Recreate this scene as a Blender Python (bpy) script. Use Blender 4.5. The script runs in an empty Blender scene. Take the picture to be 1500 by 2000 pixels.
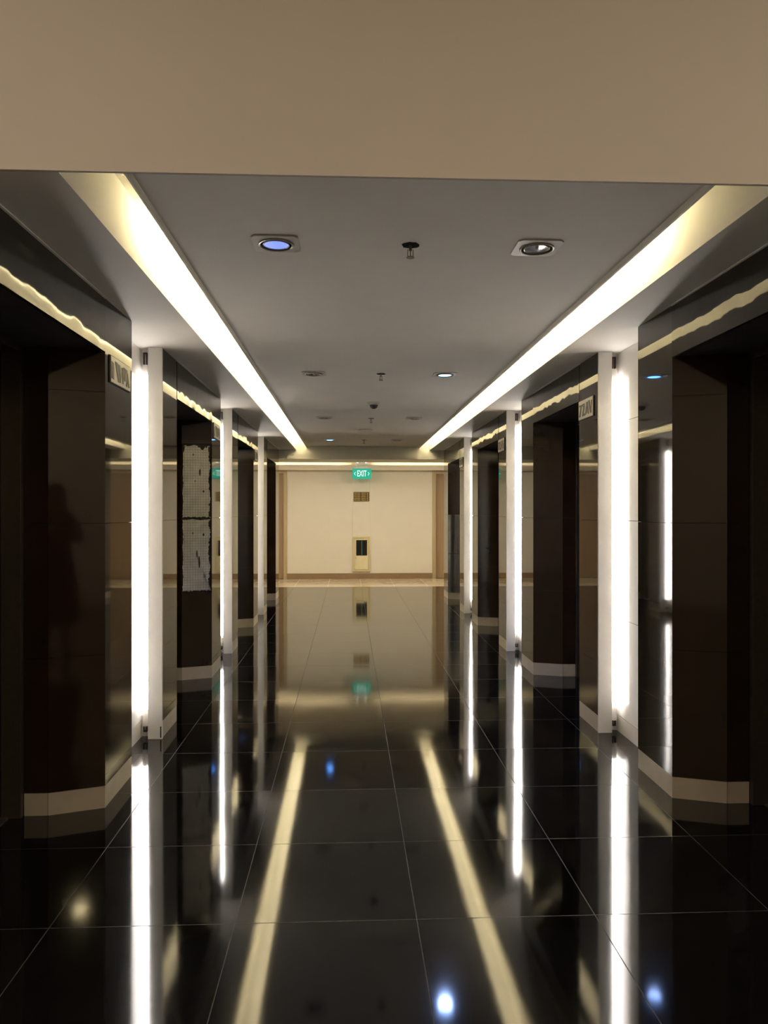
import bpy, bmesh, math, random
from mathutils import Vector, Matrix
random.seed(7)
S = bpy.context.scene
C = S.collection

# ------------------------------------------------------------------ camera, world, exposure
CAMX, CAMH, YAW, FPX = -0.208, 1.357, math.radians(2.63), 1500.0
cd = bpy.data.cameras.new('camera')
cam = bpy.data.objects.new('camera', cd); C.objects.link(cam)
cam.location = (CAMX, 0.0, CAMH)
cam.rotation_euler = (math.radians(90), 0, -YAW)
cd.sensor_fit = 'VERTICAL'; cd.sensor_height = 32.0
cd.lens = 32.0 * FPX / 2000.0
cd.shift_y = -0.001
cd.clip_start = 0.02
S.camera = cam
w = bpy.data.worlds.new('world'); S.world = w; w.use_nodes = True
w.node_tree.nodes['Background'].inputs[0].default_value = (0.01, 0.009, 0.008, 1)
w.node_tree.nodes['Background'].inputs[1].default_value = 1.0
S.view_settings.view_transform = 'Standard'
S.view_settings.look = 'None'
S.view_settings.gamma = 1.0
S.view_settings.use_curve_mapping = False
S.view_settings.exposure = 2.32
S.cycles.max_bounces = 10
S.cycles.diffuse_bounces = 6
S.cycles.glossy_bounces = 6
S.cycles.sample_clamp_indirect = 8.0
S.cycles.use_denoising = True
S.cycles.caustics_reflective = True

# lamp strengths (emission of the lamps the place has)
E_COVE  = 9.0     # linear lamps in the two ceiling slots
E_TUBE  = 4.9     # upright tubes in the wall niches
E_HALL  = 17.0      # hall lamps at the far end
E_LOBBY = 4.8      # ceiling panels of the lobby behind the viewer

# ------------------------------------------------------------------ materials
def new_mat(name):
    m = bpy.data.materials.new(name); m.use_nodes = True
    nt = m.node_tree
    return m, nt, nt.nodes['Principled BSDF']
def pbr(name, col, rough=0.5, metal=0.0, spec=0.5, noise=0.0, nscale=20, bump=0.0, bscale=30, ior=1.5, coat=0.0):
    m, nt, b = new_mat(name)
    b.inputs['Base Color'].default_value = (*col, 1)
    b.inputs['Roughness'].default_value = rough
    b.inputs['Metallic'].default_value = metal
    b.inputs['IOR'].default_value = ior
    b.inputs['Specular IOR Level'].default_value = spec
    b.inputs['Coat Weight'].default_value = coat
    N, L = nt.nodes.new, nt.links.new
    tc = N('ShaderNodeTexCoord')
    if noise:
        n = N('ShaderNodeTexNoise'); n.inputs['Scale'].default_value = nscale; n.inputs['Detail'].default_value = 6
        r = N('ShaderNodeValToRGB')
        r.color_ramp.elements[0].position = 0.3; r.color_ramp.elements[1].position = 0.7
        r.color_ramp.elements[0].color = (*[max(0, c*(1-noise)) for c in col], 1)
        r.color_ramp.elements[1].color = (*[min(1, c*(1+noise)) for c in col], 1)
        L(tc.outputs['Object'], n.inputs['Vector']); L(n.outputs['Fac'], r.inputs[0]); L(r.outputs[0], b.inputs['Base Color'])
    if bump:
        n2 = N('ShaderNodeTexNoise'); n2.inputs['Scale'].default_value = bscale; n2.inputs['Detail'].default_value = 3
        bp = N('ShaderNodeBump'); bp.inputs['Strength'].default_value = 1.0; bp.inputs['Distance'].default_value = bump
        L(tc.outputs['Object'], n2.inputs['Vector']); L(n2.outputs['Fac'], bp.inputs['Height']); L(bp.outputs[0], b.inputs['Normal'])
    return m
def emit(name, col, strength):
    m, nt, b = new_mat(name)
    b.inputs['Base Color'].default_value = (0.8, 0.8, 0.8, 1)
    b.inputs['Emission Color'].default_value = (*col, 1)
    b.inputs['Emission Strength'].default_value = strength
    return m

def floor_mat(name, base, grout, rough, x0, y0, pitch, gw, tilt=0.0035, mottled=0.25, ior=1.5, wave=.004):
    """polished square tiles; every tile lies very slightly out of level"""
    m, nt, b = new_mat(name)
    N, L = nt.nodes.new, nt.links.new
    geo = N('ShaderNodeNewGeometry')
    sub = N('ShaderNodeVectorMath'); sub.operation = 'SUBTRACT'; sub.inputs[1].default_value = (x0, y0, 0)
    L(geo.outputs['Position'], sub.inputs[0])
    dv = N('ShaderNodeVectorMath'); dv.operation = 'SCALE'; dv.inputs['Scale'].default_value = 1/pitch
    L(sub.outputs[0], dv.inputs[0])
    fl = N('ShaderNodeVectorMath'); fl.operation = 'FLOOR'; L(dv.outputs[0], fl.inputs[0])
    fr = N('ShaderNodeVectorMath'); fr.operation = 'FRACTION'; L(dv.outputs[0], fr.inputs[0])
    sp = N('ShaderNodeSeparateXYZ'); L(fr.outputs[0], sp.inputs[0])
    def edge(out):
        a = N('ShaderNodeMath'); a.operation = 'SUBTRACT'; L(out, a.inputs[0]); a.inputs[1].default_value = 0.5
        c = N('ShaderNodeMath'); c.operation = 'ABSOLUTE'; L(a.outputs[0], c.inputs[0])
        g = N('ShaderNodeMath'); g.operation = 'GREATER_THAN'; L(c.outputs[0], g.inputs[0]); g.inputs[1].default_value = 0.5 - gw/pitch/2
        return g.outputs[0]
    mx = N('ShaderNodeMath'); mx.operation = 'MAXIMUM'; L(edge(sp.outputs[0]), mx.inputs[0]); L(edge(sp.outputs[1]), mx.inputs[1])
    ns = N('ShaderNodeTexNoise'); ns.inputs['Scale'].default_value = 3.0; ns.inputs['Detail'].default_value = 8; ns.inputs['Roughness'].default_value = 0.65
    L(geo.outputs['Position'], ns.inputs['Vector'])
    rp = N('ShaderNodeValToRGB'); rp.color_ramp.elements[0].position = 0.35; rp.color_ramp.elements[1].position = 0.7
    rp.color_ramp.elements[0].color = (*[c*(1-mottled) for c in base], 1); rp.color_ramp.elements[1].color = (*[c*(1+mottled) for c in base], 1)
    L(ns.outputs['Fac'], rp.inputs[0])
    mc = N('ShaderNodeMix'); mc.data_type = 'RGBA'; L(mx.outputs[0], mc.inputs['Factor'])
    L(rp.outputs[0], mc.inputs[6]); mc.inputs[7].default_value = (*grout, 1)
    L(mc.outputs[2], b.inputs['Base Color'])
    mr = N('ShaderNodeMix'); mr.data_type = 'FLOAT'; L(mx.outputs[0], mr.inputs['Factor'])
    mr.inputs[3].default_value = 0.7
    rr = N('ShaderNodeMapRange'); L(ns.outputs['Fac'], rr.inputs[0]); rr.inputs[1].default_value = .3; rr.inputs[2].default_value = .75
    rr.inputs[3].default_value = rough*0.85; rr.inputs[4].default_value = rough*1.25
    L(rr.outputs[0], mr.inputs[2])
    L(mr.outputs[0], b.inputs['Roughness'])
    wn = N('ShaderNodeTexWhiteNoise'); wn.noise_dimensions = '3D'; L(fl.outputs[0], wn.inputs['Vector'])
    s2 = N('ShaderNodeVectorMath'); s2.operation = 'SUBTRACT'; L(wn.outputs['Color'], s2.inputs[0]); s2.inputs[1].default_value = (.5, .5, .5)
    s3 = N('ShaderNodeVectorMath'); s3.operation = 'MULTIPLY'; L(s2.outputs[0], s3.inputs[0]); s3.inputs[1].default_value = (tilt, tilt, 0)
    # very faint waviness of the polish
    n2 = N('ShaderNodeTexNoise'); n2.inputs['Scale'].default_value = 2.2; n2.inputs['Detail'].default_value = 1; L(geo.outputs['Position'], n2.inputs['Vector'])
    s4 = N('ShaderNodeVectorMath'); s4.operation = 'SUBTRACT'; L(n2.outputs['Color'], s4.inputs[0]); s4.inputs[1].default_value = (.5, .5, .5)
    s5 = N('ShaderNodeVectorMath'); s5.operation = 'MULTIPLY'; L(s4.outputs[0], s5.inputs[0]); s5.inputs[1].default_value = (wave, wave, 0)
    a1 = N('ShaderNodeVectorMath'); L(geo.outputs['Normal'], a1.inputs[0]); L(s3.outputs[0], a1.inputs[1])
    a2 = N('ShaderNodeVectorMath'); L(a1.outputs[0], a2.inputs[0]); L(s5.outputs[0], a2.inputs[1])
    nm = N('ShaderNodeVectorMath'); nm.operation = 'NORMALIZE'; L(a2.outputs[0], nm.inputs[0])
    L(nm.outputs[0], b.inputs['Normal'])
    b.inputs['IOR'].default_value = ior
    return m

def stone_mat(name, base, vein, rough, wave):
    """polished dark stone with thin veins, its surface slightly wavy"""
    m, nt, b = new_mat(name)
    N, L = nt.nodes.new, nt.links.new
    tc = N('ShaderNodeNewGeometry')
    n1 = N('ShaderNodeTexNoise'); n1.inputs['Scale'].default_value = 3.2; n1.inputs['Detail'].default_value = 7; n1.inputs['Distortion'].default_value = 1.2
    L(tc.outputs['Position'], n1.inputs['Vector'])
    a = N('ShaderNodeMath'); a.operation = 'SUBTRACT'; L(n1.outputs['Fac'], a.inputs[0]); a.inputs[1].default_value = .5
    c = N('ShaderNodeMath'); c.operation = 'ABSOLUTE'; L(a.outputs[0], c.inputs[0])
    rp = N('ShaderNodeValToRGB'); L(c.outputs[0], rp.inputs[0])
    rp.color_ramp.elements[0].position = 0.0; rp.color_ramp.elements[0].color = (*vein, 1)
    rp.color_ramp.elements[1].position = 0.035; rp.color_ramp.elements[1].color = (*base, 1)
    L(rp.outputs[0], b.inputs['Base Color'])
    b.inputs['Roughness'].default_value = rough
    if wave:
        n2 = N('ShaderNodeTexNoise'); n2.inputs['Scale'].default_value = 7.0; n2.inputs['Detail'].default_value = 2
        L(tc.outputs['Position'], n2.inputs['Vector'])
        s4 = N('ShaderNodeVectorMath'); s4.operation = 'SUBTRACT'; L(n2.outputs['Color'], s4.inputs[0]); s4.inputs[1].default_value = (.5, .5, .5)
        s5 = N('ShaderNodeVectorMath'); s5.operation = 'SCALE'; L(s4.outputs[0], s5.inputs[0]); s5.inputs['Scale'].default_value = wave
        a1 = N('ShaderNodeVectorMath'); L(tc.outputs['Normal'], a1.inputs[0]); L(s5.outputs[0], a1.inputs[1])
        nm = N('ShaderNodeVectorMath'); nm.operation = 'NORMALIZE'; L(a1.outputs[0], nm.inputs[0]); L(nm.outputs[0], b.inputs['Normal'])
    return m

def wood_mat(name, c1, c2):
    m, nt, b = new_mat(name)
    N, L = nt.nodes.new, nt.links.new
    tc = N('ShaderNodeTexCoord'); mp = N('ShaderNodeMapping'); mp.inputs['Scale'].default_value = (30, 30, 0.8)
    L(tc.outputs['Object'], mp.inputs[0])
    n = N('ShaderNodeTexNoise'); n.inputs['Scale'].default_value = 1.5; n.inputs['Detail'].default_value = 6; L(mp.outputs[0], n.inputs['Vector'])
    rp = N('ShaderNodeValToRGB'); rp.color_ramp.elements[0].position = .35; rp.color_ramp.elements[1].position = .65
    rp.color_ramp.elements[0].color = (*c1, 1); rp.color_ramp.elements[1].color = (*c2, 1)
    L(n.outputs['Fac'], rp.inputs[0]); L(rp.outputs[0], b.inputs['Base Color']); b.inputs['Roughness'].default_value = .35
    return m

def mortar_mat():
    """exposed mortar bed: grey, combed in a fine square grid"""
    m, nt, b = new_mat('exposed_mortar')
    N, L = nt.nodes.new, nt.links.new
    tc = N('ShaderNodeTexCoord')
    sp = N('ShaderNodeSeparateXYZ'); L(tc.outputs['UV'], sp.inputs[0])
    def ln(o):
        a = N('ShaderNodeMath'); a.operation = 'MULTIPLY'; L(o, a.inputs[0]); a.inputs[1].default_value = 1/0.021
        f = N('ShaderNodeMath'); f.operation = 'FRACT'; L(a.outputs[0], f.inputs[0])
        g = N('ShaderNodeMath'); g.operation = 'LESS_THAN'; L(f.outputs[0], g.inputs[0]); g.inputs[1].default_value = .2
        return g.outputs[0]
    mx = N('ShaderNodeMath'); mx.operation = 'MAXIMUM'; L(ln(sp.outputs[0]), mx.inputs[0]); L(ln(sp.outputs[1]), mx.inputs[1])
    n = N('ShaderNodeTexNoise'); n.inputs['Scale'].default_value = 14; n.inputs['Detail'].default_value = 8; L(tc.outputs['Object'], n.inputs['Vector'])
    rp = N('ShaderNodeValToRGB'); rp.color_ramp.elements[0].position = .3; rp.color_ramp.elements[1].position = .7
    rp.color_ramp.elements[0].color = (.58, .57, .54, 1); rp.color_ramp.elements[1].color = (.78, .76, .73, 1); L(n.outputs['Fac'], rp.inputs[0])
    mc = N('ShaderNodeMix'); mc.data_type = 'RGBA'; mc.blend_type = 'MULTIPLY'
    ml = N('ShaderNodeMath'); ml.operation = 'MULTIPLY'; L(mx.outputs[0], ml.inputs[0]); ml.inputs[1].default_value = .55; L(ml.outputs[0], mc.inputs['Factor'])
    L(rp.outputs[0], mc.inputs[6]); mc.inputs[7].default_value = (.45, .44, .42, 1)
    L(mc.outputs[2], b.inputs['Base Color']); b.inputs['Roughness'].default_value = .9
    bp = N('ShaderNodeBump'); bp.inputs['Distance'].default_value = .002; bp.invert = True; L(mx.outputs[0], bp.inputs['Height']); L(bp.outputs[0], b.inputs['Normal'])
    return m

M = dict(
    paint      = pbr('white_ceiling_paint', (.87, .835, .78), .75, noise=.02, nscale=4),
    cavity     = pbr('cove_paint', (.86, .84, .76), .7, noise=.02, nscale=6),
    bulkhead   = pbr('cream_bulkhead_paint', (.60, .53, .445), .7, noise=.02, nscale=2),
    cream      = pbr('cream_wall_paint', (.66, .60, .495), .6, noise=.02, nscale=3),
    post       = pbr('white_pilaster_paint', (.71, .69, .665), .45, noise=.03, nscale=9, bump=.0006, bscale=40),
    niche      = pbr('glossy_white_wall_tile', (.86, .83, .78), .06, noise=.02, nscale=8, bump=.0004, bscale=5),
    core       = pbr('wall_core_render', (.035, .028, .022), .9, noise=.2),
    panel      = pbr('dark_brown_polished_panel', (.030, .023, .017), .035, noise=.1, nscale=5, ior=1.62),
    jamb       = pbr('dark_brown_jamb_tile', (.026, .014, .008), .06, noise=.15, nscale=4, ior=1.5),
    header     = stone_mat('veined_dark_stone', (.020, .015, .012), (.045, .034, .022), .045, .05),
    skirt      = pbr('cream_skirting_tile', (.60, .52, .40), .12, noise=.04, nscale=12),
    niche_skirt= pbr('ivory_skirting_tile', (.78, .73, .66), .1, noise=.03, nscale=12),
    brownbase  = pbr('brown_baseboard', (.26, .165, .088), .35, noise=.06, nscale=15),
    frame      = pbr('bronze_door_frame', (.10, .08, .058), .38, metal=.6, noise=.1, nscale=40),
    steel      = pbr('brushed_door_steel', (.13, .12, .11), .22, metal=.95, noise=.08, nscale=30),
    sillmetal  = pbr('door_sill_metal', (.30, .28, .25), .4, metal=.9, noise=.08, nscale=30),
    plate      = pbr('satin_silver_plate', (.46, .445, .42), .3, metal=.45, noise=.05, nscale=30),
    plate_mark = pbr('dark_grey_cutout', (.055, .052, .046), .4, metal=.1, noise=.05, nscale=30),
    bracket    = pbr('brown_bracket_plastic', (.06, .025, .015), .5, noise=.1, nscale=50),
    white_pl   = pbr('white_lamp_plastic', (.75, .73, .70), .45, noise=.02, nscale=30),
    trimplate  = pbr('off_white_lamp_trim', (.62, .585, .53), .4, noise=.03, nscale=30),
    ring       = pbr('grey_lamp_ring', (.42, .39, .35), .3, metal=.5, noise=.05, nscale=30),
    black      = pbr('matt_black', (.006, .005, .004), .9, spec=.1, noise=.1, nscale=30),
    reflector  = pbr('lamp_reflector', (.72, .72, .76), .18, metal=.85, noise=.04, nscale=30),
    brass      = pbr('sprinkler_metal', (.30, .24, .16), .35, metal=.9, noise=.1, nscale=60),
    dome       = pbr('smoked_dome', (.05, .045, .04), .08, noise=.1, nscale=30),
    wood       = wood_mat('oak_veneer', (.27, .175, .095), (.35, .235, .13)),
    woodframe  = wood_mat('pale_oak_frame', (.38, .29, .165), (.46, .36, .22)),
    mortar     = mortar_mat(),
    adhesive   = pbr('dark_adhesive', (.05, .038, .028), .85, noise=.5, nscale=25, bump=.006, bscale=60),
    cabinet    = pbr('cream_enamel', (.66, .58, .36), .35, noise=.03, nscale=20),
    cabinet_rim= pbr('yellowish_enamel', (.60, .50, .26), .4, noise=.03, nscale=20),
    darkglass  = pbr('dark_cabinet_glass', (.015, .011, .012), .05, noise=.1, nscale=10),
    hose_green = pbr('green_bottle_paint', (.03, .10, .055), .35, noise=.1, nscale=20),
    gold       = pbr('gold_lettering', (.62, .44, .16), .35, metal=.6, noise=.1, nscale=60),
    plaque     = pbr('dark_bronze_plaque', (.12, .07, .02), .35, metal=.3, noise=.15, nscale=40),
    hair       = pbr('dark_hair', (.012, .009, .008), .45, noise=.3, nscale=80),
    dress      = pbr('dark_plum_cloth', (.016, .008, .010), .85, noise=.2, nscale=50),
    skin       = pbr('skin', (.30, .17, .11), .5, noise=.06, nscale=30),
    shoe       = pbr('dark_shoe', (.012, .010, .010), .4, noise=.1, nscale=30),
    film       = pbr('satin_steel_cladding', (.30, .29, .29), .18, metal=.9, noise=.05, nscale=20, bump=.004, bscale=3),
)
M['floor_dark'] = floor_mat('black_polished_floor_tile', (.0045, .0042, .004), (.042, .037, .031), .062, .018, .145, .6, .0032, ior=1.56)
M['floor_cream'] = floor_mat('cream_polished_floor_tile', (.60, .50, .34), (.48, .40, .275), .09, .018, .145, .6, .005, mottled=.02, tilt=.0, wave=0)
M['e_cove'] = emit('warm_cove_light', (1.0, .87, .60), E_COVE)
M['e_tube'] = emit('white_tube_light', (1.0, .965, .93), E_TUBE)
M['e_hall'] = emit('warm_hall_light', (1.0, .92, .75), E_HALL)
M['e_ledge'] = emit('warm_ledge_light', (1.0, .90, .62), 4.2)
M['e_lobby'] = emit('warm_lobby_light', (1.0, .87, .72), E_LOBBY)
M['e_blue_dim'] = emit('dim_blue_lens', (.16, .28, .95), .19)
M['e_blue'] = emit('blue_lens', (.09, .33, 1.0), 4.5)
M['e_spot'] = emit('warm_spot_lens', (1.0, .80, .42), 90.0)
M['e_exit'] = emit('exit_green', (.0, .46, .29), .17)
M['e_exit'].node_tree.nodes['Principled BSDF'].inputs['Base Color'].default_value = (0, .09, .055, 1)
M['e_exit_text'] = emit('exit_white', (.62, 1.0, .90), .20)
M['e_emerg'] = emit('emergency_lamp', (1.0, .95, .70), .8)

# ------------------------------------------------------------------ helpers
def obj(name, bm, mat, parent=None, smooth=False, **props):
    me = bpy.data.meshes.new(name)
    bmesh.ops.recalc_face_normals(bm, faces=bm.faces)
    bm.to_mesh(me); bm.free()
    mats = mat if isinstance(mat, (list, tuple)) else [mat]
    for m_ in mats: me.materials.append(m_)
    if smooth:
        for p in me.polygons: p.use_smooth = True
    o = bpy.data.objects.new(name, me); C.objects.link(o)
    if parent: o.parent = parent
    for k, v in props.items(): o[k] = v
    return o
def thing(name, label, cat, loc=(0, 0, 0), rotz=0.0, group=None):
    o = bpy.data.objects.new(name, None); C.objects.link(o)
    o.empty_display_size = .1
    o.location = loc; o.rotation_euler = (0, 0, rotz)
    o['label'] = label; o['category'] = cat
    if group: o['group'] = group
    return o
def struct_empty(name):
    o = bpy.data.objects.new(name, None); C.objects.link(o); o['kind'] = 'structure'; return o
def box(bm, x0, x1, y0, y1, z0, z1, bevel=0.0):
    r = bmesh.ops.create_cube(bm, size=1.0)
    v = r['verts']
    for p in v:
        p.co = Vector(((x0+x1)/2 + p.co.x*(x1-x0), (y0+y1)/2 + p.co.y*(y1-y0), (z0+z1)/2 + p.co.z*(z1-z0)))
    if bevel:
        es = list({e for p in v for e in p.link_edges})
        bmesh.ops.bevel(bm, geom=es, offset=bevel, segments=2, affect='EDGES', profile=.6)
def prism(bm, pts, z0, z1):
    a = [bm.verts.new((x, y, z0)) for x, y in pts]
    b = [bm.verts.new((x, y, z1)) for x, y in pts]
    n = len(pts)
    bm.faces.new(a); bm.faces.new(b)
    for i in range(n): bm.faces.new((a[i], a[(i+1) % n], b[(i+1) % n], b[i]))
def slab(bm, p, q, z0, z1, th, side):
    """a vertical slab whose face runs p->q in plan and whose body lies on the 'side' (+1 left of p->q)"""
    d = Vector((q[0]-p[0], q[1]-p[1])); n = Vector((-d.y, d.x)).normalized()*side*th
    prism(bm, [p, q, (q[0]+n.x, q[1]+n.y), (p[0]+n.x, p[1]+n.y)], z0, z1)
def cyl(bm, r0, r1, z0, z1, seg=32, c=(0, 0), cap=True):
    m = Matrix.Translation((c[0], c[1], (z0+z1)/2))
    bmesh.ops.create_cone(bm, cap_ends=cap, segments=seg, radius1=r0, radius2=r1, depth=abs(z1-z0), matrix=m)
def lathe(bm, prof, seg=32, c=(0, 0)):
    rings = []
    for r, z in prof:
        if r < 1e-6: rings.append([bm.verts.new((c[0], c[1], z))])
        else: rings.append([bm.verts.new((c[0]+r*math.cos(2*math.pi*i/seg), c[1]+r*math.sin(2*math.pi*i/seg), z)) for i in range(seg)])
    for a, b in zip(rings, rings[1:]):
        for i in range(seg):
            j = (i+1) % seg
            if len(a) == 1 and len(b) == 1: continue
            if len(a) == 1: bm.faces.new((a[0], b[i], b[j]))
            elif len(b) == 1: bm.faces.new((a[i], a[j], b[0]))
            else: bm.faces.new((a[i], a[j], b[j], b[i]))
def bm_(): return bmesh.new()
def children_of(o): return [c for c in bpy.data.objects if c.parent == o]
def copy_tree(o, parent=None):
    kids = list(o.children)
    c = o.copy(); C.objects.link(c)
    if parent: c.parent = parent
    for k in kids: copy_tree(k, c)
    return c

# ------------------------------------------------------------------ plan dimensions
U0 = 1.32          # corridor half width at the panels
UJ1, UJ2 = 1.545, 1.65
UN = 1.452         # niche wall
UD = 1.706         # elevator door plane
P = 2.74           # bay pitch
ZS, ZC = 2.33, 2.388   # side soffit, raised centre ceiling
ZO = 2.088         # top of the elevator openings
YF = 3.565         # far edge of the first opening
YEND = YF + 3*P + .495   # 12.28, corridor mouth
YB = 2.23          # bulkhead
YHALL = 15.37      # far wall
YCREAM = 13.76
XH = 5.0
LIN, LOUT, RIN, ROUT = -.876, -1.041, .921, 1.086   # light slots

# ------------------------------------------------------------------ floor
bm = bm_(); box(bm, -3.4, 3.4, -4.2, YEND, -.1, 0); box(bm, -XH, XH, YEND, YCREAM, -.1, 0)
fl = obj('floor', bm, M['floor_dark'], kind='structure')
bm = bm_(); box(bm, -XH, XH, YCREAM, YHALL, -.1, 0)
obj('floor_tile_border', bm, M['floor_cream'], fl)

# ------------------------------------------------------------------ ceiling
cl = bpy.data.objects.new('ceiling', None); C.objects.link(cl); cl['kind'] = 'structure'
bm = bm_()
# sprinkler holes are black plates under the whole slab, their shade put in colour
box(bm, LIN, RIN, YB+.012, YEND, ZC, ZC+.012)
obj('centre_panel', bm, M['paint'], cl)
for a, b in ((LIN-.001, LIN+.007), (RIN-.007, RIN+.001)):
    bm = bm_(); box(bm, a, b, YB+.012, YEND, 2.362, ZC+.045); obj('slot_lip', bm, M['cavity'], cl)
for s, uo, nm in ((-1, LOUT, 'side_soffit'), (1, ROUT, 'side_soffit')):
    bm = bm_()
    x0, x1 = sorted((uo, s*1.80)); box(bm, x0, x1, YB+.012, YEND, ZS, ZS+.03)
    obj(nm, bm, M['paint'], cl)
for s, ui, uo in ((-1, LIN, LOUT), (1, RIN, ROUT)):
    # cavity above the slot: outer wall, lid, inner wall
    bm = bm_()
    a, b = sorted((uo, uo+s*.02)); box(bm, a, b, YB+.012, YEND, ZS+.03, 2.60)
    a, b = sorted((uo+s*.02, ui-s*.16)); box(bm, a, b, YB+.012, YEND, 2.56, 2.60)
    a, b = sorted((ui-s*.14, ui-s*.16)); box(bm, a, b, YB+.012, YEND, ZC+.012, 2.56)
    obj('light_slot', bm, M['cavity'], cl)
# roof slab behind it all
bm = bm_(); box(bm, -3.4, 3.4, YB+.014, YEND, 2.62, 2.70); obj('slab', bm, M['core'], cl)
bm = bm_(); box(bm, -XH, XH, YEND+.82, YHALL, 2.42, 2.5); obj('hall_ceiling', bm, M['cream'], cl)
bm = bm_(); box(bm, -3.4, 3.4, -4.2, YB-.001, 3.6, 3.7); obj('lobby_ceiling', bm, M['bulkhead'], cl)

# bulkhead facing the lobby, and the beam over the far mouth
bm = bm_(); box(bm, -3.4, 3.4, YB, YB+.012, ZS-.002, 3.7)
obj('trim_1', bm, M['bulkhead'], kind='structure')
bm = bm_(); box(bm, -XH, XH, YEND, YEND+.82, 2.185, 2.6)
obj('trim_2', bm, M['cavity'], kind='structure')

# ------------------------------------------------------------------ side walls
def side_wall(s, nm):
    wall = struct_empty('wall_'+nm)
    X = lambda u: s*u
    def pp(*uy): return [(X(u), y) for u, y in uy]
    SD = -1 if s > 0 else 1     # slab body lies outward when p->q runs towards +Y
    base = struct_empty('baseboard_'+nm)
    # ---- piers: core, polished panels, splayed jamb tiles
    for k in range(-1, 4):
        yf = YF + k*P                 # far edge of opening k; the pier follows
        ye = yf + .43                 # end of polished panel, niche begins
        yp = yf + 1.06                # front of white pilaster
        yn = yf + P - 1.275           # near edge of the next opening
        ysp, ysq = yf - .08, yn + .08
        last = (k == 3)
        if last: ye = YEND
        t = .012
        if k >= 0:
            # far part (jamb faces the viewer)
            bm = bm_(); prism(bm, pp((UJ2, ysp+t), (UJ1+.004, ysp+t), (U0+t, yf+.010), (U0+t, ye-t*(0 if last else 1)), (UN+.02, ye-t*(0 if last else 1)), (2.0, ye-t), (2.0, ysp+t)), 0, ZS)
            obj('pier_core', bm, M['core'], wall)
            bm = bm_()
            for z0, z1 in ((.102, 1.299), (1.301, ZS-.001)):
                slab(bm, (X(U0), yf), (X(U0), ye), z0, z1, t, SD)
            if not last:
                pass
            obj('polished_panel', bm, M['panel'], wall)
            # end face of the pier towards the niche / hall
            bm = bm_(); a, b = sorted((X(U0+t), X(UN if not last else 1.9)))
            box(bm, a, b, ye-t, ye, 0, ZS-.001)
            obj('pier_end_face', bm, M['cream'] if last else M['niche'], wall)
            rows = [(.102, .699), (.701, 1.299), (1.301, 1.899), (1.901, ZO)]
            miss = (s < 0 and k == 1)
            for i, (z0, z1) in enumerate(rows):
                if miss and i in (1, 2): continue
                bm = bm_()
                slab(bm, (X(UJ1), ysp), (X(U0), yf), z0, z1, t*.9, SD)
                obj('jamb_tile', bm, M['jamb'], wall)
            bm = bm_()
            for z0, z1 in rows: slab(bm, (X(UJ2), ysp), (X(UJ1+.001), ysp), z0, z1, t*.9, SD)
            obj('jamb_return', bm, M['jamb'], wall)
            bm = bm_()
            slab(bm, (X(U0+.001), yf+.001), (X(U0+.001), ye-.001), 0, .0995, t*.9, SD)
            slab(bm, (X(UJ1), ysp+.001), (X(U0+.004), yf+.000), 0, .0995, t*.8, SD)
            slab(bm, (X(UJ2), ysp+.001), (X(UJ1+.003), ysp+.001), 0, .0995, t*.8, SD)
            obj('skirting_tile', bm, M['skirt'], base)
            if k == 3: continue
            # ---- niche
            bm = bm_()
            zr = [.1015, .7, 1.3, 1.9, ZS]
            for z0, z1 in zip(zr, zr[1:]):
                slab(bm, (X(UN), ye), (X(UN), yp+.065), z0, z1-.003, .02, SD)
            obj('niche_tile', bm, M['niche'], wall)
            bm = bm_(); slab(bm, (X(UN), ye), (X(UN), yp+.065), 0, .0985, .02, SD)
            obj('niche_skirting', bm, M['niche_skirt'], base)
            bm = bm_(); a, b = sorted((X(UN+.02), X(2.0))); box(bm, a, b, ye, yp+.065, 0, ZS); obj('niche_core', bm, M['core'], wall)
            bm = bm_(); a, b = sorted((X(1.40), X(UN+.02))); box(bm, a, b, yp+.065, yp+.08, 0, ZS)
            obj('niche_end', bm, M['post'], wall)
        # near part (after the pilaster) - its jamb faces away from the viewer
        y0 = yp + .08
        if k == -1: y0 = YB + .012 if YB+.012 < yn else yn-.3
        y0 = min(y0, yn-.02); y1 = y0 if k == -1 else yp + .018
        bm = bm_(); prism(bm, pp((U0+t, y0), (U0+t, yn-.01), (UJ1+.004, ysq-t), (UJ2, ysq-t), (2.0, ysq-t), (2.0, y0)), 0, ZS)
        obj('pier_core', bm, M['core'], wall)
        bm = bm_()
        for z0, z1 in ((.102, 1.299), (1.301, ZS-.001)):
            slab(bm, (X(U0), y1), (X(U0), yn), z0, z1, t, SD)
        obj('polished_panel', bm, M['panel'], wall)
        bm = bm_()
        for z0, z1 in ((.102, .699), (.701, 1.299), (1.301, 1.899), (1.901, ZO)):
            slab(bm, (X(U0), yn), (X(UJ1), ysq), z0, z1, t*.9, SD)
            slab(bm, (X(UJ1+.001), ysq), (X(UJ2), ysq), z0, z1, t*.9, SD)
        obj('jamb_tile', bm, M['jamb'], wall)
        bm = bm_()
        slab(bm, (X(U0+.001), y1), (X(U0+.001), yn-.001), 0, .0995, t*.9, SD)
        slab(bm, (X(U0+.004), yn), (X(UJ1), ysq-.001), 0, .0995, t*.8, SD)
        slab(bm, (X(UJ1+.003), ysq-.001), (X(UJ2), ysq-.001), 0, .0995, t*.8, SD)
        obj('skirting_tile', bm, M['skirt'], base)
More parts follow.
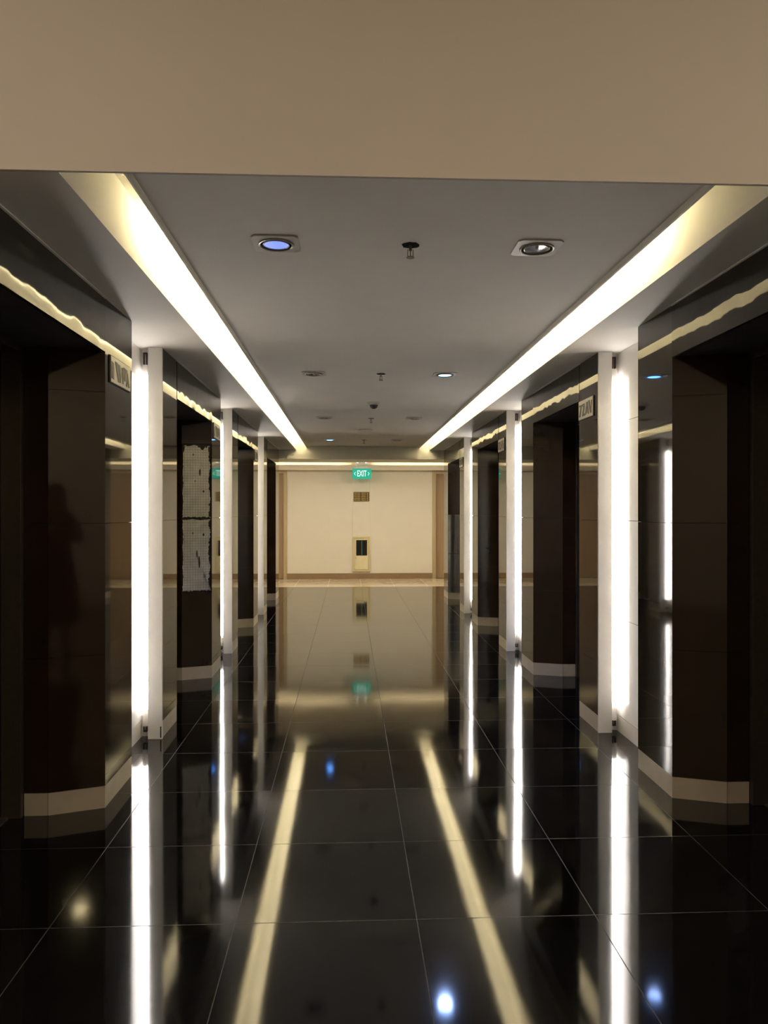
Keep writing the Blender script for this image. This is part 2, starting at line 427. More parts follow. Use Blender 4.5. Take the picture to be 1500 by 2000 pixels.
    # ---- headers over the openings
    for k in range(4):
        yf = YF + k*P; yn = yf - 1.275
        bm = bm_(); a, b = sorted((X(U0+.012), X(2.0))); box(bm, a, b, yn-.0, yf+.0, ZO, ZS); obj('lintel_core', bm, M['core'], wall)
        bm = bm_(); slab(bm, (X(U0-.002), yn+.001), (X(U0-.002), yf-.001), ZO-.004, ZS-.006, .014, SD)
        obj('veined_header', bm, M['header'], wall)
        bm = bm_(); a, b = sorted((X(U0-.012), X(U0+.002))); box(bm, a, b, yn-.02, yf-.005, ZS-.006, ZS-.001); obj('header_bead', bm, M['paint'], wall)
        # shaft back wall
        bm = bm_(); a, b = sorted((X(1.83), X(2.0))); box(bm, a, b, yn+.07, yf-.07, 0, ZO+.2); obj('shaft_wall', bm, M['core'], wall)
    # lobby side wall and return
    bm = bm_()
    a, b = sorted((X(3.3), X(3.4))); box(bm, a, b, -4.2, YB, 0, 3.7)
    a, b = sorted((X(U0+.012), X(3.4))); box(bm, a, b, YB, YB+.02, 0, ZS-.002)
    obj('lobby_return', bm, M['cream'], wall)
    # hall side: wall of the cross corridor beyond the mouth
    bm = bm_(); a, b = sorted((X(1.9), X(XH))); box(bm, a, b, YEND-.05, YEND-.001, 0, 2.42)
    a, b = sorted((X(XH), X(XH+.1))); box(bm, a, b, YEND, YHALL, 0, 2.42)
    obj('hall_side_wall', bm, M['cream'], wall)
    return wall
WL = side_wall(-1, 'left')
WR = side_wall(1, 'right')

# lobby rear wall
bm = bm_(); box(bm, -3.4, 3.4, -4.3, -4.2, 0, 3.7); obj('wall_front', bm, M['cream'], kind='structure')

# ------------------------------------------------------------------ far wall with doors
bx0, bx1 = -1.435, 1.47
WBK = struct_empty('wall_back')
bm = bm_()
box(bm, bx0, bx1, YHALL, YHALL+.12, 0, 2.42)
box(bm, -XH, -2.42, YHALL, YHALL+.12, 0, 2.42); box(bm, 2.46, XH, YHALL, YHALL+.12, 0, 2.42)
box(bm, -2.42, bx0, YHALL, YHALL+.12, 2.16, 2.42); box(bm, bx1, 2.46, YHALL, YHALL+.12, 2.16, 2.42)
obj('wall_face', bm, M['cream'], WBK)
# dropped ledge with hidden hall light
bm = bm_(); box(bm, -XH, XH, YHALL-.20, YHALL-.002, 2.165, 2.185); box(bm, -XH, XH, YHALL-.20, YHALL-.185, 2.185, 2.265); obj('light_ledge', bm, M['cream'], WBK)
# shallow access panel behind the plaque and the cabinet
bm = bm_(); box(bm, -.135, .215, YHALL-.010, YHALL, .13, 2.10, .002)
obj('access_panel', bm, M['cream'], WBK)
bm = bm_(); box(bm, bx0, bx1, YHALL-.016, YHALL, 0, .112, .003); obj('baseboard_back', bm, M['brownbase'], kind='structure')
for n, (a, b) in enumerate(((-2.42, bx0), (bx1, 2.46)), 1):
    d = struct_empty('door_%d' % n)
    bm = bm_(); box(bm, a+.07, b-.07, YHALL+.03, YHALL+.07, .005, 2.10, .002); lf = obj('door_leaf', bm, M['wood'], d)
    bm = bm_(); box(bm, a, a+.07, YHALL-.02, YHALL+.10, 0, 2.16, .003); box(bm, b-.07, b, YHALL-.02, YHALL+.10, 0, 2.16, .003)
    box(bm, a+.07, b-.07, YHALL-.02, YHALL+.10, 2.10, 2.16, .003); obj('door_frame', bm, M['woodframe'], d)
    hx = a+.15 if n == 1 else b-.15
    bm = bm_(); box(bm, hx-.02, hx+.02, YHALL+.02, YHALL+.03, .95, 1.10, .004); box(bm, hx-.06 if n == 2 else hx-.01, hx+.01 if n == 2 else hx+.06, YHALL-.02, YHALL-.005, 1.03, 1.05, .004)
    box(bm, hx-.008, hx+.008, YHALL-.01, YHALL+.022, 1.03, 1.05)
    obj('door_handle', bm, M['sillmetal'], lf)

# ------------------------------------------------------------------ white pilasters and upright tubes
sides = ((-1, 'left'), (1, 'right'))
PILL = {(-1, 0): 'white painted pilaster nearest the camera on the left wall, chipped at its foot',
        (-1, 1): 'white painted pilaster on the left wall just past the stripped jamb with bare mortar',
        (-1, 2): 'farthest and thinnest-looking white painted pilaster on the left wall',
        (1, 0): 'white painted pilaster nearest the camera on the right wall beside the brightest niche',
        (1, 1): 'middle one of the three white painted pilasters on the right wall',
        (1, 2): 'farthest white painted pilaster on the right wall near the cream hall'}
TUBL = {(-1, 0): 'upright white light tube in the nearest left niche beside the chipped pilaster',
        (-1, 1): 'upright white light tube behind the middle left white pilaster',
        (-1, 2): 'upright white light tube behind the farthest left white pilaster',
        (1, 0): 'upright white light tube in the nearest right niche, mirrored in glossy tile',
        (1, 1): 'upright white light tube behind the middle right white pilaster',
        (1, 2): 'upright white light tube behind the farthest right white pilaster'}
for s, nm in sides:
    for k in range(3):
        yp = YF + k*P + 1.06
        a, b = sorted((s*(U0-.002), s*1.40))
        bm = bm_(); prism(bm, [(s*1.317, yp), (s*1.40, yp), (s*1.40, yp+.079), (s*1.336, yp+.079), (s*1.336, yp+.017), (s*1.317, yp+.017)], .001, ZS-.001)
        if True:
            p = obj('white_pilaster', bm, M['post'], label=PILL[(s, k)], category='pilaster', group='white pilasters beside the lit niches')
        if (s, k) == (-1, 0):
            # open slots at the foot where the casing has come apart
            bm = bm_(); box(bm, s*(U0+.004)-.004, s*(U0+.004)+.002, yp-.001, yp+.004, .008, .075); obj('split_seam', bm, M['black'], p)
            bm = bm_()
            for i in range(7):
                x = a + .008 + i*.011; box(bm, x, x+.012, yp-.004, yp+.002, .0005, .004+.004*random.random())
            obj('sealant_bead', bm, M['skirt'], p)
        # tube with its two holders
        t = thing('light_tube', TUBL[(s, k)], 'tube light', (s*1.4245, yp+.040, 0), 0, 'upright light tubes in the wall niches')
        bm = bm_(); cyl(bm, .018, .018, .17, 2.15, 28); obj('tube', bm, M['e_tube'], t, smooth=False)
        for z0, z1 in ((.07, .17), (2.17, 2.23)):
            bm = bm_(); cyl(bm, .0185, .0185, z0, z1, 24); obj('end_cap', bm, M['white_pl'], t)
        for z0, z1 in ((.035, .10), (2.235, 2.305)):
            bm = bm_(); box(bm, -.012, -.006, -.012, .012, z0, z1, .001); box(bm, .005, .010, -.012, .012, z0, z1, .001)
            box(bm, -.012, .010, -.012, .012, z1-.006 if z0 > 1 else z0, z1 if z0 > 1 else z0+.006)
            obj('holder', bm, M['bracket'], t)

# cove lamps above the centre panel (one linear lamp each side)
for s, ui, lab in ((-1, LIN, 'long warm linear lamp glowing inside the left ceiling slot'), (1, RIN, 'long warm linear lamp glowing inside the right ceiling slot')):
    t = thing('cove_lamp', lab, 'linear light', (ui-s*.035, 0, ZC+.013), 0, 'linear lamps in the ceiling slots')
    bm = bm_(); box(bm, -.02, .02, 3.05, 12.15, 0, .026, .002); obj('batten', bm, M['white_pl'], t)
    bm = bm_(); box(bm, -.013, .013, 3.08, 12.12, .026, .042, .004); obj('diffuser', bm, M['e_cove'], t)

# hall lamps: strip on the ledge and ceiling battens
for a, b, lab in ((-4.6, -.2, 'warm linear lamp on the ledge above the far wall, left of the exit sign'), (.28, 4.6, 'warm linear lamp on the ledge above the far wall, right of the exit sign')):
    t = thing('ledge_lamp', lab, 'linear light', (0, YHALL-.10, 2.1855), 0, 'linear lamps on the far ledge')
    bm = bm_(); box(bm, a, b, -.02, .02, 0, .015, .002); obj('batten', bm, M['white_pl'], t)
    bm = bm_(); box(bm, a+.02, b-.02, -.012, .012, .015, .03, .003); obj('diffuser', bm, M['e_ledge'], t)
for i, x in enumerate((-3.0, -.9, .95, 3.0)):
    t = thing('hall_ceiling_light', 'square warm ceiling light of the far hall above the %s' % ('left side passage', 'left half of the cream border', 'right half of the cream border', 'right side passage')[i], 'ceiling light', (x, 13.42, 2.419), 0, 'ceiling lights of the far hall')
    bm = bm_(); box(bm, -.22, .22, -.16, .16, -.012, 0, .003); obj('frame', bm, M['white_pl'], t)
    bm = bm_(); box(bm, -.20, .20, -.14, .14, -.018, -.011, .002); obj('diffuser', bm, M['e_hall'], t)
# lobby ceiling lights behind the viewer
for i, (x, y) in enumerate(((-1.9, .2), (1.9, .2), (-1.7, -2.4), (1.7, -2.4))):
    t = thing('lobby_ceiling_light', 'square warm ceiling light in the lobby behind the viewer, %s' % ('front left', 'front right', 'rear left', 'rear right')[i], 'ceiling light', (x, y, 3.599), 0, 'ceiling lights of the lobby')
    bm = bm_(); box(bm, -.32, .32, -.32, .32, -.015, 0, .003); obj('frame', bm, M['white_pl'], t)
    bm = bm_(); box(bm, -.30, .30, -.30, .30, -.022, -.014, .002); obj('diffuser', bm, M['e_lobby'], t)

t = thing('lobby_spotlight', 'small round warm spotlight in the lobby ceiling behind the viewer', 'ceiling light', (.83, -2.6, 3.599))
bm = bm_(); lathe(bm, [(.075, 0), (.095, 0), (.095, -.01), (.075, -.012), (.075, 0)]); obj('rim', bm, M['white_pl'], t)
bm = bm_(); lathe(bm, [(.075, -.001), (.075, -.008), (.05, -.014), (0, -.018)]); obj('lens', bm, M['e_spot'], t, smooth=True)
# ------------------------------------------------------------------ elevators
EL = {-1: ('leftmost', 'left'), 1: ('rightmost', 'right')}
ORD = ('first', 'second', 'third', 'fourth')
eproto = {}
for s, nm in sides:
    for k in range(4):
        lab = 'dark steel elevator door in the %s dark recess along the %s wall, counted from the camera' % (ORD[k], nm)
        yc = YF + k*P - .6375
        if s in eproto:
            t = copy_tree(eproto[s]); t.location = (s*UD, yc, 0); t['label'] = lab; continue
        t = thing('elevator_door', lab, 'elevator door', (s*UD, yc, 0), 0, 'elevator doors in the dark recesses')
        eproto[s] = t
        hw = .5575
        for a, b in ((-hw+.03, -.0015), (.0015, hw-.03)):
            x0, x1 = sorted((s*.03, s*.055)); bm = bm_(); box(bm, x0, x1, a, b, .012, ZO-.03, .002); obj('door_leaf', bm, M['steel'], t)
        bm = bm_(); x0, x1 = sorted((-s*.054, s*.10))
        box(bm, x0, x1, -hw, -hw+.03, 0, ZO-.001, .002); box(bm, x0, x1, hw-.03, hw, 0, ZO-.001, .002)
        box(bm, x0, x1, -hw+.03, hw-.03, ZO-.03, ZO-.001, .002); obj('door_frame', bm, M['frame'], t)
        bm = bm_(); x0, x1 = sorted((-s*.002, s*.09)); box(bm, x0, x1, -hw+.03, hw-.03, .0005, .006, .001); obj('sill', bm, M['sillmetal'], t)

# ------------------------------------------------------------------ number plates over the panels
def plate(s, y0, y1, z0, z1, lab, glyph):
    t = thing('floor_sign_plate', lab, 'sign', (s*U0, (y0+y1)/2, (z0+z1)/2), 0, 'silver sign plates high on the dark panels')
    w_, h_ = y1-y0, z1-z0
    bm = bm_(); a, b = sorted((-s*.001, -s*.005)); box(bm, a, b, -w_/2-.006, w_/2+.006, -h_/2-.005, h_/2+.005, .001); obj('backing', bm, M['plate_mark'], t)
    bm = bm_(); a, b = sorted((-s*.005, -s*.009)); box(bm, a, b, -w_/2, w_/2, -h_/2, h_/2, .001); obj('plate', bm, M['plate'], t)
    bm = bm_()
    for poly in glyph:
        # poly coordinates 0..1 across (left to right as seen in the corridor) and up
        pts = []
        for u, v in poly:
            yy = (u-.5)*w_ if s < 0 else (.5-u)*w_
            pts.append((yy, (v-.5)*h_))
        f = [bm.verts.new((-s*.0091, y, z)) for y, z in pts]; g = [bm.verts.new((-s*.0105, y, z)) for y, z in pts]
        bm.faces.new(f); bm.faces.new(g)
        for i in range(len(f)):
            j = (i+1) % len(f); bm.faces.new((f[i], f[j], g[j], g[i]))
    obj('cutout_marks', bm, M['plate_mark'], t)
gl_left = [[(.03, .15), (.13, .12), (.13, .76), (.03, .80)],
           [(.18, .86), (.30, .86), (.44, .12), (.34, .12)],
           [(.34, .84), (.44, .82), (.50, .45), (.48, .15), (.46, .15)],
           [(.52, .78), (.66, .82), (.62, .14), (.56, .14)],
           [(.62, .84), (.82, .80), (.72, .30), (.66, .30)],
           [(.74, .14), (.84, .70), (.96, .14), (.88, .10), (.84, .32), (.80, .10)]]
gl_right = [[(.05, .80), (.26, .78), (.14, .14), (.06, .14), (.16, .70), (.05, .70)],
            [(.28, .80), (.44, .80), (.44, .66), (.36, .26), (.46, .26), (.46, .14), (.26, .14), (.34, .64), (.28, .66)],
            [(.50, .14), (.58, .82), (.68, .82), (.74, .14), (.66, .22), (.62, .58), (.58, .22)],
            [(.72, .86), (.80, .86), (.87, .40), (.90, .82), (.96, .82), (.92, .16), (.84, .16)]]
plate(-1, YF+.06, YF+.375, 1.960, 2.080, 'silver sign plate with slanted dark marks on the nearest left dark panel', gl_left)
plate(-1, YF+P+.06, YF+P+.375, 1.960, 2.080, 'silver sign plate on the left dark panel just past the bare mortar patch', gl_left)
plate(-1, YF+2*P+.06, YF+2*P+.375, 1.960, 2.080, 'silver sign plate on the left wall past the third recess', gl_left)
for k, wd in ((1, 'silver sign plate with slanted dark figures beside the nearest right pilaster'), (2, 'silver sign plate beside the middle white pilaster on the right wall'), (3, 'silver sign plate beside the farthest white pilaster on the right wall')):
    yn = YF + k*P - 1.275
    plate(1, yn-.305, yn-.012, 1.955, 2.075, wd, gl_right)

# ------------------------------------------------------------------ stripped jamb with bare mortar (left, second opening)
yf = YF + P; ysp = yf-.08
p0 = Vector((-UJ1, ysp)); p1 = Vector((-U0, yf)); d = (p1-p0); W = d.length; d.normalize()
nrm = Vector((d.y, -d.x))        # towards the viewer/corridor
if nrm.y > 0: nrm = -nrm
def jm(u, z, off): q = p0 + d*u + nrm*off; return (q.x, q.y, z)
bm = bm_()
vs = [jm(0, .701, -.0105), jm(W, .701, -.0105), jm(W, 1.899, -.0105), jm(0, 1.899, -.0105)]
gv = [bm.verts.new(v) for v in vs]; hv = [bm.verts.new(jm(u, z, -.0075)) for u, z in ((0, .701), (W, .701), (W, 1.899), (0, 1.899))]
bm.faces.new(gv); bm.faces.new(hv)
for i in range(4): bm.faces.new((gv[i], gv[(i+1) % 4], hv[(i+1) % 4], hv[i]))
adh = thing('exposed_mortar_patch', 'two bare grey mortar beds with ragged dark edges where jamb tiles fell off', 'mortar patch', (0, 0, 0))
obj('adhesive_layer', bm, M['adhesive'], adh)
rnd = random.Random(3)
def ragged(z0, z1, corner):
    """outline of a mortar bed with broken edges"""
    pts = []
    n = 26
    for i in range(n): pts.append((.004 + W*i/n, z0 + rnd.uniform(0, .010)))
    for i in range(60):
        t = i/60; inset = .006 + abs(math.sin(t*7+z0))*.014 + rnd.uniform(0, .012)
        pts.append((W - inset, z0+.005+(z1-z0-.01)*t))
    for i in range(n):
        t = i/n; pts.append((W*(1-t)-.006, z1 - rnd.uniform(0, .004) - ((.014*abs(math.sin(t*5.5)) + (.03 if .45 > t > .12 else 0)*abs(math.sin(t*16))) if corner else .008*abs(math.sin(t*5)))))
    for i in range(60):
        t = i/60; pts.append((.003 + abs(math.sin(t*11+2))*.006 + rnd.uniform(0, .006) + (.02*max(0, (1-t*6)) if corner else 0), z1-.005-(z1-z0-.01)*t))
    # round the upper corners a little
    out = []
    for u, z in pts:
        r = .05 if corner else .03
        for cu in (0, 1):
            du = u if cu == 0 else W-u; dz = z1-z
            if du < r and dz < r:
                m = math.hypot(r-du, r-dz)
                if m > r:
                    k = r/m; du2 = r-(r-du)*k; dz2 = r-(r-dz)*k
                    u = du2 if cu == 0 else W-du2; z = z1-dz2
        out.append((min(max(u, .003), W-.003), z))
    return out
for i, (z0, z1, cr) in enumerate(((.708, 1.294, False), (1.303, 1.893, True))):
    bm = bm_(); uvl = bm.loops.layers.uv.new('UVMap')
    o_ = ragged(z0, z1, cr)
    top = [bm.verts.new(jm(u, z, -.0015)) for u, z in o_]; bot = [bm.verts.new(jm(u, z, -.0080)) for u, z in o_]
    f = bm.faces.new(top)
    for lp, (u, z) in zip(f.loops, o_): lp[uvl].uv = (u, z)
    for a in range(len(o_)):
        b = (a+1) % len(o_); bm.faces.new((top[a], top[b], bot[b], bot[a]))
    bed = obj('mortar_bed', bm, M['mortar'], adh)
    for (gu, gz, gl, gw_) in (((.58, .40, .050, .005), (.50, .52, .03, .004), (.36, .80, .012, .003), (.72, .78, .012, .006)) if i == 0 else ((.60, .62, .028, .006), (.38, .86, .010, .003), (.72, .36, .010, .006), (.44, .50, .008, .003))):
        bm = bm_(); c_u, c_z = gu*W, z0 + gz*(z1-z0)
        vv = [bm.verts.new(jm(c_u + gw_*math.cos(a_/10*2*math.pi)*(1+.3*rnd.random()), c_z + gl*math.sin(a_/10*2*math.pi), .0002)) for a_ in range(10)]
        bm.faces.new(vv)
        r_ = bmesh.ops.extrude_face_region(bm, geom=list(bm.faces)[-1:])
        for e in r_['geom']:
            if isinstance(e, bmesh.types.BMVert): e.co += Vector((nrm.x, nrm.y, 0))*-.0015
        obj('gouge', bm, M['adhesive'], bed)

# satin steel cladding on the fourth right jamb
yf = YF + 3*P
for z0, z1, lab in ((.101, .70, 'lower satin steel cladding sheet on the farthest right jamb'), (.705, 1.30, 'upper satin steel cladding sheet on the farthest right jamb')):
    bm = bm_()
    n = 10
    a0, a1 = Vector((UJ1-.004, yf-.08)), Vector((U0+.004, yf-.002)); dd = a1-a0; nn = Vector((-.335, -.942))
    fr, bk = [], []
    for i in range(n+1):
        t = i/n; bulge = .002 + .012*math.sin(math.pi*t)
        q = a0 + dd*t
        fr.append((q + nn*(bulge+.003))); bk.append(q + nn*(bulge+.001))
    pts = [(v.x, v.y) for v in fr] + [(v.x, v.y) for v in reversed(bk)]
    prism(bm, pts, z0, z1)
    obj('steel_cladding_sheet', bm, M['film'], label=lab, category='cladding', group='steel sheets on the far right jamb')

# ------------------------------------------------------------------ downlights
def downlight(state):
    t = thing('recessed_downlight', '', 'downlight', group='square recessed downlights in the ceiling')
    # square trim with a round hole
    bm = bm_(); seg = 32; sq = .088; r = .068
    o1, o2, i1, i2 = [], [], [], []
    for i in range(seg):
        a = 2*math.pi*(i+.5)/seg; c, s_ = math.cos(a), math.sin(a); k = sq/max(abs(c), abs(s_))
        o1.append(bm.verts.new((c*k, s_*k, -.005))); o2.append(bm.verts.new((c*k, s_*k, 0)))
        i1.append(bm.verts.new((c*r, s_*r, -.005))); i2.append(bm.verts.new((c*r, s_*r, 0)))
    for i in range(seg):
        j = (i+1) % seg
        bm.faces.new((o1[i], o1[j], i1[j], i1[i])); bm.faces.new((o2[i], o2[j], i2[j], i2[i]))
        bm.faces.new((o1[i], o1[j], o2[j], o2[i])); bm.faces.new((i1[i], i1[j], i2[j], i2[i]))
    obj('trim_plate', bm, M['trimplate'], t)
    bm = bm_(); lathe(bm, [(.0675, -.001), (.0675, -.009), (.063, -.011), (.060, -.009), (.060, -.001), (.0675, -.001)]); obj('outer_ring', bm, M['ring'], t, smooth=False)
    bm = bm_(); lathe(bm, [(.0598, -.0005), (.0598, -.004), (.051, -.0045), (.051, -.0005)]); lathe(bm, [(0, -.0004), (.0598, -.0004)]); obj('dark_gap', bm, M['black'], t)
    bm = bm_(); lathe(bm, [(.0515, -.004), (.0515, -.0075), (.049, -.009), (.047, -.008), (.047, -.004)]); obj('inner_ring', bm, M['ring'], t)
    if state == 'off':
        bm = bm_(); lathe(bm, [(.047, -.006), (.036, -.0035), (.02, -.0015), (.0, -.001)]); obj('reflector', bm, M['reflector'], t, smooth=True)
        bm = bm_(); lathe(bm, [(.008, -.0015), (.007, -.007), (0, -.010)], 12); obj('bulb', bm, M['white_pl'], t)
    else:
        bm = bm_(); lathe(bm, [(.047, -.006), (.034, -.0085), (.018, -.0100), (0, -.0105)]); obj('lens', bm, M['e_blue'] if state == 'on' else M['e_blue_dim'], t, smooth=True)
    return t
rows = [(2.972, -.487, .526), (5.77, -.468, .516), (8.49, -.477, .514), (11.11, -.480, .494)]
states = {(0, 0): 'dim', (1, 1): 'on', (3, 0): 'on'}
dlab = {(0, 0): 'square downlight with dim blue lens, nearest left on the ceiling', (0, 1): 'unlit square downlight with clear lens, nearest right on the ceiling',
        (1, 0): 'unlit square downlight in the second row, across from the bright blue one', (1, 1): 'square downlight shining bright blue in the second row on the right',
        (2, 0): 'unlit square downlight in the third row, left of the small sprinkler', (2, 1): 'unlit square downlight in the third row, right of the small sprinkler',
        (3, 0): 'small far downlight shining blue at the left before the exit beam', (3, 1): 'unlit far downlight at the right before the exit beam'}
protos = {}
for r_, (y, xl, xr) in enumerate(rows):
    for c_, x in enumerate((xl, xr)):
        st = states.get((r_, c_), 'off')
        if st in protos: t = copy_tree(protos[st])
        else: t = downlight(st); protos[st] = t
        t.location = (x, y, ZC-.0005); t['label'] = dlab[(r_, c_)]

# blue spot beams of the lit downlights
for (r_, c_), pw in (((1, 1), 18.0), ((3, 0), 5.0), ((0, 0), .8)):
    y, xl, xr = rows[r_]; x = (xl, xr)[c_]
    ld = bpy.data.lights.new('downlight_beam', 'SPOT'); ld.energy = pw; ld.color = (.35, .5, 1.0); ld.spot_size = math.radians(130); ld.spot_blend = .8; ld.shadow_soft_size = .045
    lo = bpy.data.objects.new('downlight_beam', ld); C.objects.link(lo); lo.location = (x, y, ZC-.02)

# ------------------------------------------------------------------ sprinklers, camera dome, speaker
def sprinkler():
    t = thing('fire_sprinkler', '', 'sprinkler', group='pendent sprinklers along the ceiling centre line')
    bm = bm_()
    n = 18; rr = random.Random(5); pts = [(.034*(1+.12*rr.uniform(-1, 1))*math.cos(2*math.pi*i/n), .034*(1+.12*rr.uniform(-1, 1))*math.sin(2*math.pi*i/n)) for i in range(n)]
    prism(bm, pts, -.0012, 0); obj('painted_hole', bm, M['black'], t)  # flat ragged plate, black to paint in the shade inside the hole
    bm = bm_(); cyl(bm, .006, .005, -.022, -.001, 16); obj('body', bm, M['brass'], t)
    bm = bm_(); box(bm, -.012, -.009, -.0025, .0025, -.044, -.018); box(bm, .009, .012, -.0025, .0025, -.044, -.018); box(bm, -.012, .012, -.0025, .0025, -.046, -.042); cyl(bm, .002, .002, -.044, -.02, 8)
    obj('yoke', bm, M['brass'], t)
    bm = bm_(); cyl(bm, .014, .014, -.049, -.047, 20)
    for i in range(10):
        a = 2*math.pi*i/10; box(bm, .014*math.cos(a)-.002, .014*math.cos(a)+.002, .014*math.sin(a)-.002, .014*math.sin(a)+.002, -.0495, -.0475)
    obj('deflector', bm, M['brass'], t)
    return t
slab_ = ['sprinkler hanging from a dark ragged hole, nearest on the ceiling', 'sprinkler between the second pair of downlights', 'sprinkler between the third pair of downlights', 'farthest sprinkler, beside the far blue downlight']
sp0 = None
for (x, y), lab in zip(((.031, 2.97), (.034, 5.77), (.040, 8.55), (.014, 11.17)), slab_):
    t = sprinkler() if sp0 is None else copy_tree(sp0); sp0 = sp0 or t
    t.location = (x, y, ZC-.0005); t['label'] = lab
t = thing('dome_camera', 'small white dome camera with dark bubble on the ceiling centre line', 'security camera', (.029, 7.28, ZC-.0005))
bm = bm_(); lathe(bm, [(0, 0), (.058, 0), (.058, -.014), (.052, -.022), (.042, -.026), (0, -.026)]); obj('housing', bm, M['white_pl'], t, smooth=False)
bm = bm_(); lathe(bm, [(.040, -.0262), (.037, -.040), (.028, -.054), (.014, -.062), (0, -.064)]); obj('bubble', bm, M['dome'], t, smooth=True)
t = thing('ceiling_speaker', 'flat round ceiling speaker beyond the dome camera', 'speaker', (.005, 9.75, ZC-.0005))
bm = bm_(); lathe(bm, [(.078, 0), (.092, 0), (.092, -.008), (.086, -.012), (.078, -.008), (.078, 0)]); obj('rim', bm, M['trimplate'], t)
bm = bm_(); lathe(bm, [(.078, 0), (.078, -.006), (.06, -.010), (0, -.013)]); obj('grille', bm, M['ring'], t, smooth=True)

# ------------------------------------------------------------------ exit sign, emergency lamp, plaque, hose cabinet
def text_bm(body, size, depth):
    cu = bpy.data.curves.new('t', 'FONT'); cu.body = body; cu.size = size; cu.align_x = 'CENTER'; cu.align_y = 'CENTER'; cu.extrude = depth
    cu.offset = size*.012
    o = bpy.data.objects.new('t', cu); C.objects.link(o)
    dg = bpy.context.evaluated_depsgraph_get(); me = bpy.data.meshes.new_from_object(o.evaluated_get(dg))
    b = bmesh.new(); b.from_mesh(me); bpy.data.objects.remove(o); bpy.data.meshes.remove(me)
    b.transform(Matrix.Rotation(math.radians(90), 4, 'X'))
    return b
EX = .048
t = thing('exit_sign', 'green backlit EXIT sign with arrows hanging before the far wall', 'exit sign', (EX, YHALL-.31, 2.088))
bm = bm_(); box(bm, -.185, .185, -.012, .012, -.100, .100, .004); obj('panel', bm, M['e_exit'], t)
b = text_bm('EXIT', .165, .0015); b.transform(Matrix.Translation((0, -.0135, -.002)) @ Matrix.Diagonal((.56, 1, 1, 1))); obj('lettering', b, M['e_exit_text'], t)
bm = bm_()
for s_ in (-1, 1):
    bm = bm_()
    for v0 in (-1, 1):
        pts = [(s_*.150, 0), (s_*.128, v0*.032), (s_*.118, v0*.032), (s_*.139, 0)]
        f = [bm.verts.new((x, -.015, z)) for x, z in pts]; g = [bm.verts.new((x, -.0122, z)) for x, z in pts]
        bm.faces.new(f); bm.faces.new(g)
        for i in range(4): bm.faces.new((f[i], f[(i+1) % 4], g[(i+1) % 4], g[i]))
    obj('arrow', bm, M['e_exit_text'], t)
bm = bm_(); box(bm, -.15, .15, -.018, .018, .100, .118, .003); box(bm, -.10, -.088, -.005, .005, .118, .33); box(bm, .088, .10, -.005, .005, .118, .33); obj('hanger', bm, M['white_pl'], t)
t = thing('emergency_light', 'white twin-head emergency lamp just above the EXIT sign', 'emergency light', (EX, YHALL-.1925, 2.2655))
bm = bm_(); box(bm, -.12, .12, -.025, .025, 0, .05, .006); obj('housing', bm, M['white_pl'], t)
for s_ in (-1, 1):
    bm = bm_(); bmesh.ops.create_uvsphere(bm, u_segments=20, v_segments=12, radius=.03, matrix=Matrix.Translation((s_*.085, -.045, .055))); hd = obj('lamp_head', bm, M['white_pl'], t, smooth=True)
    bm = bm_(); bmesh.ops.create_cone(bm, cap_ends=True, segments=20, radius1=.022, radius2=.022, depth=.008, matrix=Matrix.Translation((s_*.085, -.074, .053)) @ Matrix.Rotation(math.radians(90), 4, 'X')); obj('lens', bm, M['e_emerg'], hd)

t = thing('directory_plaque', 'small dark bronze plaque with gold columns of text on the far wall', 'plaque', (.046, YHALL-.0105, 1.642))
bm = bm_(); box(bm, -.158, .158, -.010, 0, -.094, .094, .002); obj('board', bm, M['plaque'], t)
rr = random.Random(11)
for x0, x1 in ((-.145, -.09), (-.082, -.025), (.0, .05), (.056, .085)):
    bm = bm_()
    for i in range(5):
        z = .070 - i*.034; xx = x0
        while xx < x1:
            w_ = rr.uniform(.006, .014); box(bm, xx, min(xx+w_, x1), -.0125, -.0101, z-.009, z+.009); xx += w_+.004
    obj('text_column', bm, M['gold'], t)
bm = bm_()
for i in range(5):
    z = .070 - i*.034
    box(bm, .100, .140, -.013, -.0101, z-.011, z-.007); box(bm, .112, .128, -.013, -.0101, z-.006, z+.010)
obj('symbol_column', bm, M['gold'], t)

t = thing('fire_hose_cabinet', 'cream recessed cabinet with dark window low on the far wall', 'cabinet', (.046, YHALL-.0105, 0))
bm = bm_()
x0, x1, z0, z1 = -.172, .172, .150, .845
box(bm, x0, x0+.03, -.016, 0, z0, z1, .002); box(bm, x1-.03, x1, -.016, 0, z0, z1, .002); box(bm, x0+.03, x1-.03, -.016, 0, z1-.03, z1, .002); box(bm, x0+.03, x1-.03, -.016, 0, z0, z0+.03, .002)
obj('frame', bm, M['cabinet_rim'], t)
bm = bm_()
wx0, wx1, wz0, wz1 = -.105, .113, .465, .775
box(bm, x0+.036, wx0, -.012, -.001, z0+.036, z1-.036); box(bm, wx1, x1-.036, -.012, -.001, z0+.036, z1-.036)
box(bm, wx0, wx1, -.012, -.001, wz1, z1-.036); box(bm, wx0, wx1, -.012, -.001, z0+.036, wz0)
dr = obj('door', bm, M['cabinet'], t)
bm = bm_(); box(bm, wx0, wx1, -.006, -.002, wz0, wz1); obj('window', bm, M['darkglass'], dr)
bm = bm_(); box(bm, -.005, .018, -.0085, -.0061, wz0+.01, wz1-.01, .001); obj('green_strip', bm, M['hose_green'], dr)
bm = bm_(); bmesh.ops.create_cone(bm, cap_ends=True, segments=16, radius1=.011, radius2=.009, depth=.016, matrix=Matrix.Translation((-.112, -.018, .418)) @ Matrix.Rotation(math.radians(90), 4, 'X')); obj('knob', bm, M['brass'], dr)

